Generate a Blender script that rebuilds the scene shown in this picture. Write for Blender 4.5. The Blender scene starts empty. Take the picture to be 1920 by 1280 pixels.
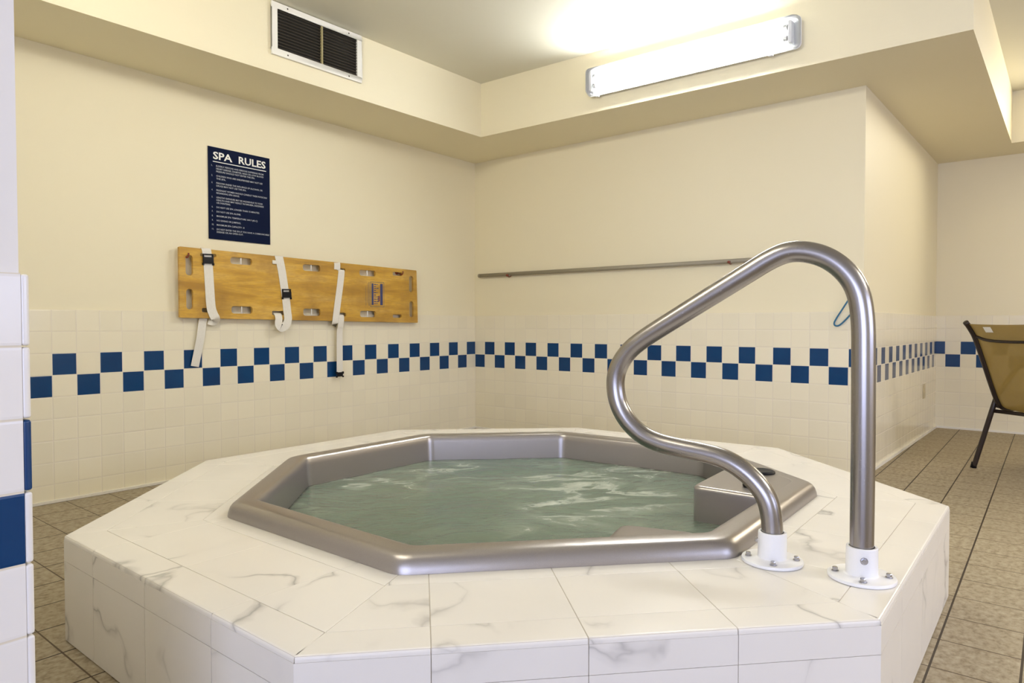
import bpy, bmesh, math, random
from mathutils import Vector, Matrix, noise

random.seed(7)
S = bpy.context.scene
COL = S.collection

# ------------------------------------------------------------------ camera
F_PX = 1270.02
YAW, PITCH, ROLL = 0.67594, -0.02424, -0.00048
fw = Vector((-math.sin(YAW) * math.cos(PITCH), math.cos(YAW) * math.cos(PITCH), math.sin(PITCH)))
r_ = fw.cross(Vector((0, 0, 1))).normalized()
u_ = r_.cross(fw)
c_, s_ = math.cos(ROLL), math.sin(ROLL)
rr, uu = c_ * r_ + s_ * u_, -s_ * r_ + c_ * u_
cam_d = bpy.data.cameras.new('camera')
cam_d.lens = F_PX / 1920 * 36.0
cam_d.sensor_width = 36.0
cam_d.clip_start = 0.02
cam = bpy.data.objects.new('camera', cam_d)
M = Matrix((rr, uu, -fw)).transposed().to_4x4()
M.translation = Vector((3.90778, -4.36515, 0.88941))
cam.matrix_world = M
COL.objects.link(cam)
S.camera = cam

# ------------------------------------------------------------------ view, sky, lights
S.view_settings.view_transform = 'Standard'
S.view_settings.look = 'None'
S.view_settings.gamma = 1.0
S.view_settings.use_curve_mapping = False
S.view_settings.exposure = 0.55
S.cycles.use_denoising = True
S.cycles.max_bounces = 10
S.cycles.diffuse_bounces = 6
S.cycles.sample_clamp_indirect = 6.0
S.cycles.caustics_reflective = False
S.cycles.caustics_refractive = False

W = bpy.data.worlds.new('daylight')
S.world = W
W.use_nodes = True
bg = W.node_tree.nodes['Background']
bg.inputs[0].default_value = (0.61, 0.68, 1.0, 1)
bg.inputs[1].default_value = 4.9

ROOM_X, ROOM_Y0 = 8.0, -8.0
ZC = 2.665
# window openings: (along, lo, hi, zlo, zhi)
WIN_FRONT = (3.3, 7.4, 0.15, 2.2)
WIN_RIGHT = (-4.0, -0.8, 0.8, 2.2)


def portal(name, loc, rot, sx, sy):
    l = bpy.data.lights.new(name, 'AREA')
    l.shape = 'RECTANGLE'; l.size = sx; l.size_y = sy
    l.cycles.is_portal = True
    o = bpy.data.objects.new(name, l); COL.objects.link(o)
    o.location = loc; o.rotation_euler = rot
    return o


portal('window_portal', ((WIN_FRONT[0] + WIN_FRONT[1]) / 2, ROOM_Y0 - 0.05, (WIN_FRONT[2] + WIN_FRONT[3]) / 2),
       (math.pi / 2, 0, 0), WIN_FRONT[1] - WIN_FRONT[0], WIN_FRONT[3] - WIN_FRONT[2])
portal('window_portal', (ROOM_X + 0.05, (WIN_RIGHT[0] + WIN_RIGHT[1]) / 2, (WIN_RIGHT[2] + WIN_RIGHT[3]) / 2),
       (math.pi / 2, 0, math.pi / 2), WIN_RIGHT[1] - WIN_RIGHT[0], WIN_RIGHT[3] - WIN_RIGHT[2])


def ceiling_lamp(name, x, y, sx, sy, power, col):
    l = bpy.data.lights.new(name, 'AREA')
    l.shape = 'RECTANGLE'; l.size = sx; l.size_y = sy
    l.energy = power; l.color = col
    o = bpy.data.objects.new(name, l); COL.objects.link(o)
    o.location = (x, y, ZC - 0.03)
    return o


ceiling_lamp('pool_ceiling_lamp', 6.2, -1.6, 1.2, 0.4, 46, (1.0, 0.92, 0.78))  # unseen fill light added to lift the pool-side walls
# unseen fill light added high on the near wall to brighten the alcove
nl = ceiling_lamp('alcove_wall_lamp', 2.02, -3.97, 1.25, 0.14, 22, (1.0, 0.95, 0.82))
nl.location.z = 2.46; nl.rotation_euler = (math.pi / 2, 0, 0)
# twin of the spa light, on the far bulkhead of the pool room (out of frame to the right)
pl = ceiling_lamp('pool_bulkhead_lamp', 4.75, 2.05, 1.25, 0.14, 26, (1.0, 0.91, 0.72))
pl.location.z = 2.46; pl.rotation_euler = (-math.pi / 2, 0, 0)


# ------------------------------------------------------------------ helpers
def link(name, bm, mats, parent=None, smooth=False, bevel=None):
    me = bpy.data.meshes.new(name)
    bmesh.ops.recalc_face_normals(bm, faces=bm.faces)
    bm.to_mesh(me); bm.free()
    if not isinstance(mats, (list, tuple)):
        mats = [mats]
    for m in mats:
        me.materials.append(m)
    o = bpy.data.objects.new(name, me); COL.objects.link(o)
    if parent is not None:
        o.parent = parent
        o.matrix_parent_inverse = Matrix.Translation(-Vector(parent.location))
    if smooth:
        for p in me.polygons:
            p.use_smooth = True
    if bevel:
        b = o.modifiers.new('bevel', 'BEVEL'); b.width = bevel[0]; b.segments = bevel[1]
        b.limit_method = 'ANGLE'; b.angle_limit = math.radians(40)
        for p in me.polygons:
            p.use_smooth = True
        w = o.modifiers.new('wn', 'WEIGHTED_NORMAL'); w.keep_sharp = True
    return o


def thing(name, label, cat, loc, group=None):
    o = bpy.data.objects.new(name, None); COL.objects.link(o)
    o.location = loc; o.empty_display_size = 0.1
    o['label'] = label; o['category'] = cat
    if group:
        o['group'] = group
    return o


def tag(o, label, cat, group=None, kind=None):
    o['label'] = label; o['category'] = cat
    if group: o['group'] = group
    if kind: o['kind'] = kind
    return o


def struct(o, label=None):
    o['kind'] = 'structure'
    if label:
        o['label'] = label; o['category'] = o.name.split('_')[0].split('.')[0]
    return o


def box(bm, a, b, mi=0):
    x0, y0, z0 = a; x1, y1, z1 = b
    vs = [bm.verts.new(p) for p in ((x0, y0, z0), (x1, y0, z0), (x1, y1, z0), (x0, y1, z0),
                                    (x0, y0, z1), (x1, y0, z1), (x1, y1, z1), (x0, y1, z1))]
    for f in ((0, 3, 2, 1), (4, 5, 6, 7), (0, 1, 5, 4), (1, 2, 6, 5), (2, 3, 7, 6), (3, 0, 4, 7)):
        fc = bm.faces.new([vs[i] for i in f]); fc.material_index = mi


def prism(bm, poly, z0, z1, mi=0):
    n = len(poly)
    lo = [bm.verts.new((p[0], p[1], z0)) for p in poly]
    hi = [bm.verts.new((p[0], p[1], z1)) for p in poly]
    fs = [bm.faces.new(lo[::-1]), bm.faces.new(hi)]
    for i in range(n):
        j = (i + 1) % n
        fs.append(bm.faces.new((lo[i], lo[j], hi[j], hi[i])))
    for f in fs:
        f.material_index = mi


def tube(bm, pts, rad, seg=16, caps=True, closed=False):
    pts = [Vector(p) for p in pts]
    n = len(pts)
    rads = rad if isinstance(rad, (list, tuple)) else [rad] * n
    rings = []
    up = None
    for i, p in enumerate(pts):
        if closed:
            t = (pts[(i + 1) % n] - pts[i - 1]).normalized()
        else:
            t = (pts[min(i + 1, n - 1)] - pts[max(i - 1, 0)]).normalized()
        if up is None:
            a = Vector((0, 0, 1)) if abs(t.z) < 0.9 else Vector((1, 0, 0))
            up = (a - t * a.dot(t)).normalized()
        else:
            up = (up - t * up.dot(t)).normalized()
        sd = t.cross(up)
        rings.append([bm.verts.new(p + (up * math.cos(2 * math.pi * k / seg) + sd * math.sin(2 * math.pi * k / seg)) * rads[i])
                      for k in range(seg)])
    m = n if closed else n - 1
    for i in range(m):
        A, B = rings[i], rings[(i + 1) % n]
        for k in range(seg):
            bm.faces.new((A[k], A[(k + 1) % seg], B[(k + 1) % seg], B[k]))
    if caps and not closed:
        bm.faces.new(rings[0][::-1]); bm.faces.new(rings[-1])


def catmull(pts, sub=6):
    pts = [Vector(p) for p in pts]
    out = []
    n = len(pts)
    for i in range(n - 1):
        p0, p1, p2, p3 = pts[max(i - 1, 0)], pts[i], pts[i + 1], pts[min(i + 2, n - 1)]
        for k in range(sub):
            t = k / sub
            out.append(0.5 * ((2 * p1) + (p2 - p0) * t + (2 * p0 - 5 * p1 + 4 * p2 - p3) * t * t
                              + (3 * p1 - p0 - 3 * p2 + p3) * t ** 3))
    out.append(pts[-1])
    return out


def lathe(bm, prof, origin=(0, 0, 0), axis='z', seg=32):
    """prof: list of (radius, height); revolve around axis through origin."""
    O = Vector(origin)
    if axis == 'z': A, B, H = Vector((1, 0, 0)), Vector((0, 1, 0)), Vector((0, 0, 1))
    elif axis == 'x': A, B, H = Vector((0, 1, 0)), Vector((0, 0, 1)), Vector((1, 0, 0))
    elif axis == 'y': A, B, H = Vector((0, 0, 1)), Vector((1, 0, 0)), Vector((0, 1, 0))
    else:
        H = Vector(axis).normalized(); A = H.orthogonal().normalized(); B = H.cross(A)
    rings = []
    for r, h in prof:
        if r < 1e-6:
            rings.append([bm.verts.new(O + H * h)])
        else:
            rings.append([bm.verts.new(O + H * h + (A * math.cos(2 * math.pi * k / seg) + B * math.sin(2 * math.pi * k / seg)) * r)
                          for k in range(seg)])
    for R0, R1 in zip(rings, rings[1:]):
        for k in range(seg):
            k2 = (k + 1) % seg
            if len(R0) == 1 and len(R1) == 1: continue
            if len(R0) == 1: bm.faces.new((R0[0], R1[k], R1[k2]))
            elif len(R1) == 1: bm.faces.new((R0[k], R1[0], R0[k2]))
            else: bm.faces.new((R0[k], R0[k2], R1[k2], R1[k]))
    if len(rings[0]) > 1: bm.faces.new(rings[0][::-1])
    if len(rings[-1]) > 1: bm.faces.new(rings[-1])


def hexbolt(bm, o, axis, r, h):
    lathe(bm, [(r * 1.35, 0), (r * 1.35, h * 0.2), (0, h * 0.2)], o, axis, 20)
    O = Vector(o)
    H = Vector({'z': (0, 0, 1), 'x': (1, 0, 0), 'y': (0, 1, 0)}[axis] if isinstance(axis, str) else axis).normalized()
    lathe(bm, [(r, h * 0.2), (r, h * 0.8), (r * 0.85, h), (0, h)], o, axis, 6)


# ------------------------------------------------------------------ materials
def new_mat(name):
    m = bpy.data.materials.new(name); m.use_nodes = True
    nt = m.node_tree
    return m, nt, nt.nodes['Principled BSDF']


class G:
    """tiny node-graph helper"""
    def __init__(s, nt): s.nt = nt
    def n(s, t, **kw):
        nd = s.nt.nodes.new(t)
        for k, v in kw.items(): setattr(nd, k, v)
        return nd  # flat near-black plate painted as the shade behind the louvers
    def put(s, sock, v):
        if hasattr(v, 'is_output') or isinstance(v, bpy.types.NodeSocket): s.nt.links.new(v, sock)
        else: sock.default_value = v
    def math(s, op, a, b=None, c=None):
        nd = s.n('ShaderNodeMath', operation=op)
        s.put(nd.inputs[0], a)
        if b is not None: s.put(nd.inputs[1], b)
        if c is not None: s.put(nd.inputs[2], c)
        return nd.outputs[0]
    def mix(s, f, a, b):
        nd = s.n('ShaderNodeMix', data_type='RGBA')
        s.put(nd.inputs[0], f)
        s.put(nd.inputs[6], a if not isinstance(a, tuple) else (*a, 1)[:4])
        s.put(nd.inputs[7], b if not isinstance(b, tuple) else (*b, 1)[:4])
        return nd.outputs[2]
    def noise(s, scale, detail=3, rough=0.5, vec=None, dist=0.0):
        nd = s.n('ShaderNodeTexNoise')
        nd.inputs['Scale'].default_value = scale; nd.inputs['Detail'].default_value = detail
        nd.inputs['Roughness'].default_value = rough; nd.inputs['Distortion'].default_value = dist
        if vec is not None: s.put(nd.inputs['Vector'], vec)
        return nd
    def ramp(s, f, stops):
        nd = s.n('ShaderNodeValToRGB')
        s.put(nd.inputs[0], f)
        el = nd.color_ramp.elements
        while len(el) < len(stops): el.new(0.5)
        for e, (p, c) in zip(el, stops):
            e.position = p
            e.color = (*c, 1) if isinstance(c, tuple) else (c, c, c, 1)
        return nd.outputs[0]
    def bump(s, h, strength, dist=0.01):
        nd = s.n('ShaderNodeBump')
        nd.inputs['Strength'].default_value = strength; nd.inputs['Distance'].default_value = dist
        s.put(nd.inputs['Height'], h)
        return nd.outputs[0]
    def pos(s):
        return s.n('ShaderNodeNewGeometry').outputs['Position']
    def sep(s, v):
        nd = s.n('ShaderNodeSeparateXYZ'); s.put(nd.inputs[0], v); return nd.outputs


def plain(name, col, rough=0.5, metal=0.0, spec=0.5, noise_amt=0.0, nscale=20, bump=0.0, bscale=80):
    m, nt, b = new_mat(name); g = G(nt)
    b.inputs['Base Color'].default_value = (*col, 1)
    b.inputs['Roughness'].default_value = rough; b.inputs['Metallic'].default_value = metal
    b.inputs['Specular IOR Level'].default_value = spec
    if noise_amt:
        nz = g.noise(nscale, 4)
        dark = tuple(c * (1 - noise_amt) for c in col)
        g.put(b.inputs['Base Color'], g.mix(nz.outputs[0], dark, col))
    if bump:
        nz = g.noise(bscale, 3)
        g.put(b.inputs['Normal'], g.bump(nz.outputs[0], bump, 0.004))
    return m


CREAM = (0.81, 0.745, 0.55)
m_paint = plain('cream_paint', CREAM, 0.55, noise_amt=0.04, nscale=3, bump=0.12, bscale=60)
m_ceiling = plain('ceiling_paint', (0.70, 0.68, 0.58), 0.7, noise_amt=0.04, nscale=4, bump=0.15, bscale=90)
m_pier_paint = plain('daylit_rough_plaster', (0.82, 0.80, 0.78), 0.6, noise_amt=0.06, nscale=8, bump=0.6, bscale=45)  # wall paint whitened: daylight on the pier put into its colour

TA, TB = 0.10916, 0.1095
ZM = 0.63879
ZTOP = ZM + 3 * TB


def tile_mat(name, axis, off, T, parity, base=(0.80, 0.745, 0.59)):
    """glazed 4 inch wall tiles with a two-row navy checker band; parity: floor index of upper navy tiles mod 2"""
    m, nt, b = new_mat(name); g = G(nt)
    P = g.sep(g.pos())
    uu_ = g.math('DIVIDE', g.math('SUBTRACT', P[axis], off), T)
    vv_ = g.math('DIVIDE', g.math('SUBTRACT', P[2], ZM), TB)
    iu, iv = g.math('FLOOR', uu_), g.math('FLOOR', vv_)
    fu, fv = g.math('FRACT', uu_), g.math('FRACT', vv_)
    du = g.math('MINIMUM', fu, g.math('SUBTRACT', 1.0, fu))
    dv = g.math('MINIMUM', fv, g.math('SUBTRACT', 1.0, fv))
    d = g.math('MINIMUM', du, dv)
    grout = g.math('LESS_THAN', d, 0.016)
    inband = g.math('LESS_THAN', g.math('ABSOLUTE', g.math('ADD', iv, 0.5)), 0.9)
    par = g.math('FLOORED_MODULO', g.math('ADD', g.math('ADD', iu, iv), float(parity)), 2.0)
    blue = g.math('MULTIPLY', inband, g.math('LESS_THAN', par, 0.5))
    cell = g.n('ShaderNodeCombineXYZ'); g.put(cell.inputs[0], iu); g.put(cell.inputs[1], iv)
    wn = g.n('ShaderNodeTexWhiteNoise', noise_dimensions='3D'); g.put(wn.inputs['Vector'], cell.outputs[0])
    var = g.math('MULTIPLY_ADD', wn.outputs['Value'], 0.05, 0.965)
    bc = g.n('ShaderNodeVectorMath', operation='SCALE'); bc.inputs[0].default_value = base; g.put(bc.inputs['Scale'], var)
    nz = g.noise(18, 3)
    bl = g.mix(nz.outputs[0], (0.002, 0.030, 0.110), (0.004, 0.052, 0.165))
    c = g.mix(blue, bc.outputs[0], bl)
    gr = (0.72, 0.665, 0.55)
    c = g.mix(grout, c, gr)
    g.put(b.inputs['Base Color'], c)
    g.put(b.inputs['Roughness'], g.math('MULTIPLY_ADD', grout, 0.5, 0.17))
    b.inputs['Specular IOR Level'].default_value = 0.3
    edge = g.n('ShaderNodeMapRange'); g.put(edge.inputs[0], d)
    edge.inputs[1].default_value = 0.0; edge.inputs[2].default_value = 0.05
    wob = g.noise(6, 2)
    h = g.math('ADD', edge.outputs[0], g.math('MULTIPLY', wob.outputs[0], 0.5))
    g.put(b.inputs['Normal'], g.bump(h, 0.25, 0.003))
    return m


m_tileA = tile_mat('wall_tile_left', 1, 0.0, TA, 1)
m_tileB = tile_mat('wall_tile_back', 0, 0.0, TB, 1)
m_tileD = tile_mat('wall_tile_return', 1, 0.0, TB, 0)
m_tileC = tile_mat('wall_tile_far', 0, 3.106 + 0.6 * TB, TB, 1)
m_tileP = tile_mat('wall_tile_near', 1, -4.022, TB, 0, base=(0.82, 0.80, 0.78))  # wall tile with its base whitened for the daylight on the pier


def floor_mat(name, x0, px, y0, py):
    m, nt, b = new_mat(name); g = G(nt)
    P = g.sep(g.pos())
    u = g.math('DIVIDE', g.math('SUBTRACT', P[0], x0), px)
    v = g.math('DIVIDE', g.math('SUBTRACT', P[1], y0), py)
    fu, fv = g.math('FRACT', u), g.math('FRACT', v)
    du = g.math('MULTIPLY', g.math('MINIMUM', fu, g.math('SUBTRACT', 1.0, fu)), px)
    dv = g.math('MULTIPLY', g.math('MINIMUM', fv, g.math('SUBTRACT', 1.0, fv)), py)
    wob = g.noise(30, 2)
    gw = g.math('MULTIPLY_ADD', wob.outputs[0], 0.0014, 0.0022)
    gu = g.math('LESS_THAN', du, gw)
    gv = g.math('LESS_THAN', dv, g.math('MULTIPLY', gw, 0.8))
    cell = g.n('ShaderNodeCombineXYZ'); g.put(cell.inputs[0], g.math('FLOOR', u)); g.put(cell.inputs[1], g.math('FLOOR', v))
    wn = g.n('ShaderNodeTexWhiteNoise', noise_dimensions='3D'); g.put(wn.inputs['Vector'], cell.outputs[0])
    sp = g.noise(420, 2, 0.7)
    big = g.noise(5, 3)
    c = g.ramp(sp.outputs[0], [(0.30, (0.20, 0.155, 0.095)), (0.50, (0.34, 0.285, 0.195)), (0.72, (0.44, 0.38, 0.275))])
    c = g.mix(g.math('MULTIPLY', wn.outputs['Value'], 0.22), c, (0.29, 0.235, 0.155))
    c = g.mix(g.math('MULTIPLY', big.outputs[0], 0.25), c, (0.30, 0.245, 0.16))
    c = g.mix(gv, c, (0.085, 0.055, 0.03))
    c = g.mix(gu, c, (0.035, 0.022, 0.012))
    g.put(b.inputs['Base Color'], c)
    b.inputs['Roughness'].default_value = 0.55
    b.inputs['Specular IOR Level'].default_value = 0.3
    gm = g.math('MAXIMUM', gu, gv)
    h = g.math('SUBTRACT', g.math('MULTIPLY', sp.outputs[0], 0.3), gm)
    g.put(b.inputs['Normal'], g.bump(h, 0.35, 0.003))
    return m


m_floorR = floor_mat('floor_tile', 3.664, 0.189, -1.74, 0.1945)
m_floorL = floor_mat('floor_tile_alcove', 2.015, 0.2, -3.71, 0.197)


def marble_mat():
    m, nt, b = new_mat('white_marble_tile'); g = G(nt)
    at = g.n('ShaderNodeAttribute', attribute_name='tileoff')
    va = g.n('ShaderNodeVectorMath', operation='ADD')
    g.put(va.inputs[0], g.pos()); g.put(va.inputs[1], at.outputs['Vector'])
    p = va.outputs[0]
    wr = g.noise(3.2, 2.5, 0.5, p)
    sc = g.n('ShaderNodeVectorMath', operation='SCALE'); g.put(sc.inputs[0], wr.outputs['Color']); sc.inputs['Scale'].default_value = 0.42
    wa = g.n('ShaderNodeVectorMath', operation='ADD'); g.put(wa.inputs[0], p); g.put(wa.inputs[1], sc.outputs[0])
    n1 = g.noise(1.9, 5, 0.42, wa.outputs[0])
    v1 = g.math('ABSOLUTE', g.math('SUBTRACT', n1.outputs[0], 0.5))
    n2 = g.noise(2.6, 2, 0.5, p)
    mask = g.ramp(n2.outputs[0], [(0.44, 0.0), (0.60, 1.0)])
    line = g.ramp(v1, [(0.0, 1.0), (0.006, 0.35), (0.020, 0.0)])
    vein = g.math('MULTIPLY', line, mask)
    soft = g.math('MULTIPLY', g.ramp(v1, [(0.0, 1.0), (0.07, 0.0)]), 0.07)
    base = g.mix(wr.outputs[0], (0.775, 0.745, 0.685), (0.815, 0.785, 0.73))
    c = g.mix(soft, base, (0.55, 0.54, 0.52))
    c = g.mix(g.math('MULTIPLY', vein, 0.62), c, (0.22, 0.21, 0.20))
    g.put(b.inputs['Base Color'], c)
    b.inputs['Roughness'].default_value = 0.24
    b.inputs['Specular IOR Level'].default_value = 0.4
    return m


m_marble = marble_mat()
m_grout = plain('grout', (0.58, 0.52, 0.43), 0.9, noise_amt=0.3, nscale=40)


def steel_mat():
    m, nt, b = new_mat('brushed_stainless_steel'); g = G(nt)
    nz = g.noise(60, 3, 0.6)
    g.put(b.inputs['Base Color'], g.mix(nz.outputs[0], (0.335, 0.315, 0.305), (0.355, 0.335, 0.325)))
    b.inputs['Metallic'].default_value = 1.0
    g.put(b.inputs['Roughness'], g.math('MULTIPLY_ADD', nz.outputs[0], 0.02, 0.26))
    return m


m_steel = steel_mat()
m_chrome = plain('bright_chrome', (0.45, 0.44, 0.44), 0.25, 1.0)
m_white_paint = plain('white_enamel', (0.85, 0.85, 0.86), 0.35, noise_amt=0.04, nscale=40)


def tub_mat():
    m, nt, b = new_mat('silver_taupe_acrylic'); g = G(nt)
    fl = g.noise(900, 2, 0.7); cl = g.noise(9, 3)
    c = g.mix(fl.outputs[0], (0.26, 0.235, 0.22), (0.47, 0.44, 0.425))
    c = g.mix(g.math('MULTIPLY', cl.outputs[0], 0.25), c, (0.36, 0.34, 0.34))
    g.put(b.inputs['Base Color'], c)
    b.inputs['Metallic'].default_value = 0.80
    b.inputs['Roughness'].default_value = 0.30
    g.put(b.inputs['Normal'], g.bump(fl.outputs[0], 0.10, 0.001))
    return m


m_tub = tub_mat()


ZW = 0.226
FOAM = [(2.362, -1.972, 0.3, 1.0), (2.629, -2.044, 0.28, 0.9), (2.501, -2.296, 0.25, 0.8), (2.429, -1.582, 0.3, 0.6), (1.752, -2.579, 0.28, 0.7), (1.798, -2.158, 0.3, 0.7), (1.821, -2.791, 0.22, 0.6), (2.621, -2.653, 0.12, 0.3)]


def water_mat():
    m, nt, b = new_mat('churning_green_water'); g = G(nt)
    P = g.pos()
    # streaks run roughly along one diagonal of the tub
    d1 = g.n('ShaderNodeVectorMath', operation='DOT_PRODUCT'); g.put(d1.inputs[0], P); d1.inputs[1].default_value = (0.70, 0.72, 0)
    d2 = g.n('ShaderNodeVectorMath', operation='DOT_PRODUCT'); g.put(d2.inputs[0], P); d2.inputs[1].default_value = (-0.72, 0.70, 0)
    cb_ = g.n('ShaderNodeCombineXYZ'); g.put(cb_.inputs[0], g.math('MULTIPLY', d1.outputs['Value'], 0.75)); g.put(cb_.inputs[1], g.math('MULTIPLY', d2.outputs['Value'], 1.5))
    wr = g.noise(2.6, 2, 0.5, cb_.outputs[0])
    sc = g.n('ShaderNodeVectorMath', operation='SCALE'); g.put(sc.inputs[0], wr.outputs['Color']); sc.inputs['Scale'].default_value = 0.6
    wa = g.n('ShaderNodeVectorMath', operation='ADD'); g.put(wa.inputs[0], cb_.outputs[0]); g.put(wa.inputs[1], sc.outputs[0])
    n1 = g.noise(2.6, 3.5, 0.55, wa.outputs[0])
    ln = g.math('ABSOLUTE', g.math('SUBTRACT', n1.outputs[0], 0.5))
    n2 = g.noise(1.5, 2, 0.5, P)
    mask = g.ramp(n2.outputs[0], [(0.50, 0.0), (0.62, 1.0)])
    fine = g.noise(26, 4, 0.7, wa.outputs[0])
    # jets churn the surface in a few places: foam gathers there
    patch = None
    for (cx_, cy_, rad_, amt_) in FOAM:
        dn = g.n('ShaderNodeVectorMath', operation='DISTANCE'); g.put(dn.inputs[0], P); dn.inputs[1].default_value = (cx_, cy_, ZW)
        mr = g.n('ShaderNodeMapRange', interpolation_type='SMOOTHSTEP'); g.put(mr.inputs[0], dn.outputs['Value'])
        mr.inputs[1].default_value = rad_; mr.inputs[2].default_value = rad_ * 0.25; mr.inputs[3].default_value = 0.0; mr.inputs[4].default_value = amt_
        patch = mr.outputs[0] if patch is None else g.math('MAXIMUM', patch, mr.outputs[0])
    mask = g.math('MINIMUM', g.math('ADD', g.math('MULTIPLY', mask, 0.35), patch), 1.0)
    foam = g.math('MULTIPLY', g.ramp(ln, [(0.0, 1.0), (0.015, 0.6), (0.075, 0.0)]), mask)
    foam = g.math('MULTIPLY', foam, g.ramp(fine.outputs[0], [(0.30, 0.25), (0.62, 1.0)]))
    base = g.mix(n2.outputs[0], (0.095, 0.138, 0.112), (0.170, 0.225, 0.180))
    c = g.mix(g.math('MULTIPLY', foam, 0.75), base, (0.70, 0.74, 0.66))
    g.put(b.inputs['Base Color'], c)
    g.put(b.inputs['Roughness'], g.math('MULTIPLY_ADD', foam, 0.4, 0.16))
    b.inputs['IOR'].default_value = 1.33
    h1 = g.noise(14, 4, 0.6, wa.outputs[0])
    g.put(b.inputs['Normal'], g.bump(h1.outputs[0], 0.35, 0.02))
    return m


m_water = water_mat()


def wood_mat():
    m, nt, b = new_mat('varnished_plywood'); g = G(nt)
    P = g.pos()
    mp = g.n('ShaderNodeMapping'); g.put(mp.inputs['Vector'], P)
    mp.inputs['Scale'].default_value = (1, 1.1, 9.0)
    wr = g.noise(1.6, 3, 0.5, mp.outputs[0], 0.6)
    gr = g.noise(16, 5, 0.65, mp.outputs[0], 0.4)
    bl = g.noise(3.2, 4, 0.6, P)
    c = g.ramp(wr.outputs[0], [(0.30, (0.38, 0.20, 0.022)), (0.50, (0.60, 0.35, 0.045)), (0.70, (0.66, 0.42, 0.10))])
    c = g.mix(g.ramp(gr.outputs[0], [(0.35, 0.45), (0.6, 0.0)]), c, (0.34, 0.19, 0.05))
    c = g.mix(g.ramp(bl.outputs[0], [(0.46, 0.0), (0.70, 0.65)]), c, (0.27, 0.14, 0.03))
    g.put(b.inputs['Base Color'], c)
    b.inputs['Roughness'].default_value = 0.32
    g.put(b.inputs['Normal'], g.bump(gr.outputs[0], 0.08, 0.002))
    return m


m_wood = wood_mat()


def webbing_mat():
    m, nt, b = new_mat('white_webbing'); g = G(nt)
    w = g.n('ShaderNodeTexWave'); w.inputs['Scale'].default_value = 220
    w.bands_direction = 'Z'
    nz = g.noise(30, 3)
    g.put(b.inputs['Base Color'], g.mix(nz.outputs[0], (0.70, 0.66, 0.58), (0.83, 0.81, 0.76)))
    b.inputs['Roughness'].default_value = 0.8
    g.put(b.inputs['Normal'], g.bump(w.outputs[1], 0.25, 0.001))
    return m


m_web = webbing_mat()
m_black = plain('black_plastic', (0.006, 0.006, 0.008), 0.45, spec=0.2)
m_navy = plain('navy_sign_plastic', (0.004, 0.008, 0.030), 0.5, spec=0.04)
m_letter = plain('white_lettering', (0.80, 0.80, 0.76), 0.5)
m_small_letter = plain('pale_lettering', (0.45, 0.47, 0.50), 0.5)
m_alu = plain('grey_anodised_pole', (0.30, 0.27, 0.20), 0.55, 0.2)
m_red = plain('red_vinyl_hook', (0.20, 0.035, 0.018), 0.4)
m_bluecord = plain('blue_cord', (0.02, 0.13, 0.24), 0.6)
m_frame = plain('dark_brown_powder_coat', (0.018, 0.010, 0.008), 0.35)
m_vent_white = plain('white_vent_enamel', (0.80, 0.79, 0.75), 0.35)
m_vent_dark = plain('dark_dusty_louver', (0.055, 0.042, 0.026), 0.6, noise_amt=0.4)
m_duct_shade = plain('dark_duct', (0.010, 0.008, 0.006), 0.8)
m_caulk = plain('white_caulk', (0.82, 0.79, 0.72), 0.5, noise_amt=0.1)
m_beige_plastic = plain('ivory_plate', (0.55, 0.47, 0.30), 0.4)
m_fixture = plain('white_fixture', (0.70, 0.71, 0.72), 0.35)
m_nickel = plain('nickel_lamp_pin', (0.35, 0.35, 0.36), 0.35, 0.9)
m_stamp_blue = plain('blue_stamp_ink', (0.045, 0.060, 0.20), 0.55, noise_amt=0.6, nscale=120)
m_stamp_grey = plain('grey_stamp_ink', (0.20, 0.17, 0.12), 0.55, noise_amt=0.5, nscale=120)
m_stamp_red = plain('faded_red_stamp_ink', (0.22, 0.05, 0.06), 0.55, noise_amt=0.4, nscale=120)


def sling_mat():
    m, nt, b = new_mat('olive_mesh_sling'); g = G(nt)
    P = g.pos()
    w1 = g.noise(300, 2)
    g.put(b.inputs['Base Color'], g.mix(w1.outputs[0], (0.27, 0.195, 0.055), (0.36, 0.27, 0.09)))
    b.inputs['Roughness'].default_value = 0.7
    tl = g.n('ShaderNodeBsdfTranslucent'); tl.inputs[0].default_value = (0.50, 0.37, 0.12, 1)
    tr = g.n('ShaderNodeBsdfTransparent')
    mx = g.n('ShaderNodeMixShader'); mx.inputs[0].default_value = 0.35
    nt.links.new(b.outputs[0], mx.inputs[1]); nt.links.new(tl.outputs[0], mx.inputs[2])
    mx2 = g.n('ShaderNodeMixShader'); mx2.inputs[0].default_value = 0.22
    nt.links.new(mx.outputs[0], mx2.inputs[1]); nt.links.new(tr.outputs[0], mx2.inputs[2])
    nt.links.new(mx2.outputs[0], nt.nodes['Material Output'].inputs[0])
    return m


m_sling = sling_mat()


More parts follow.
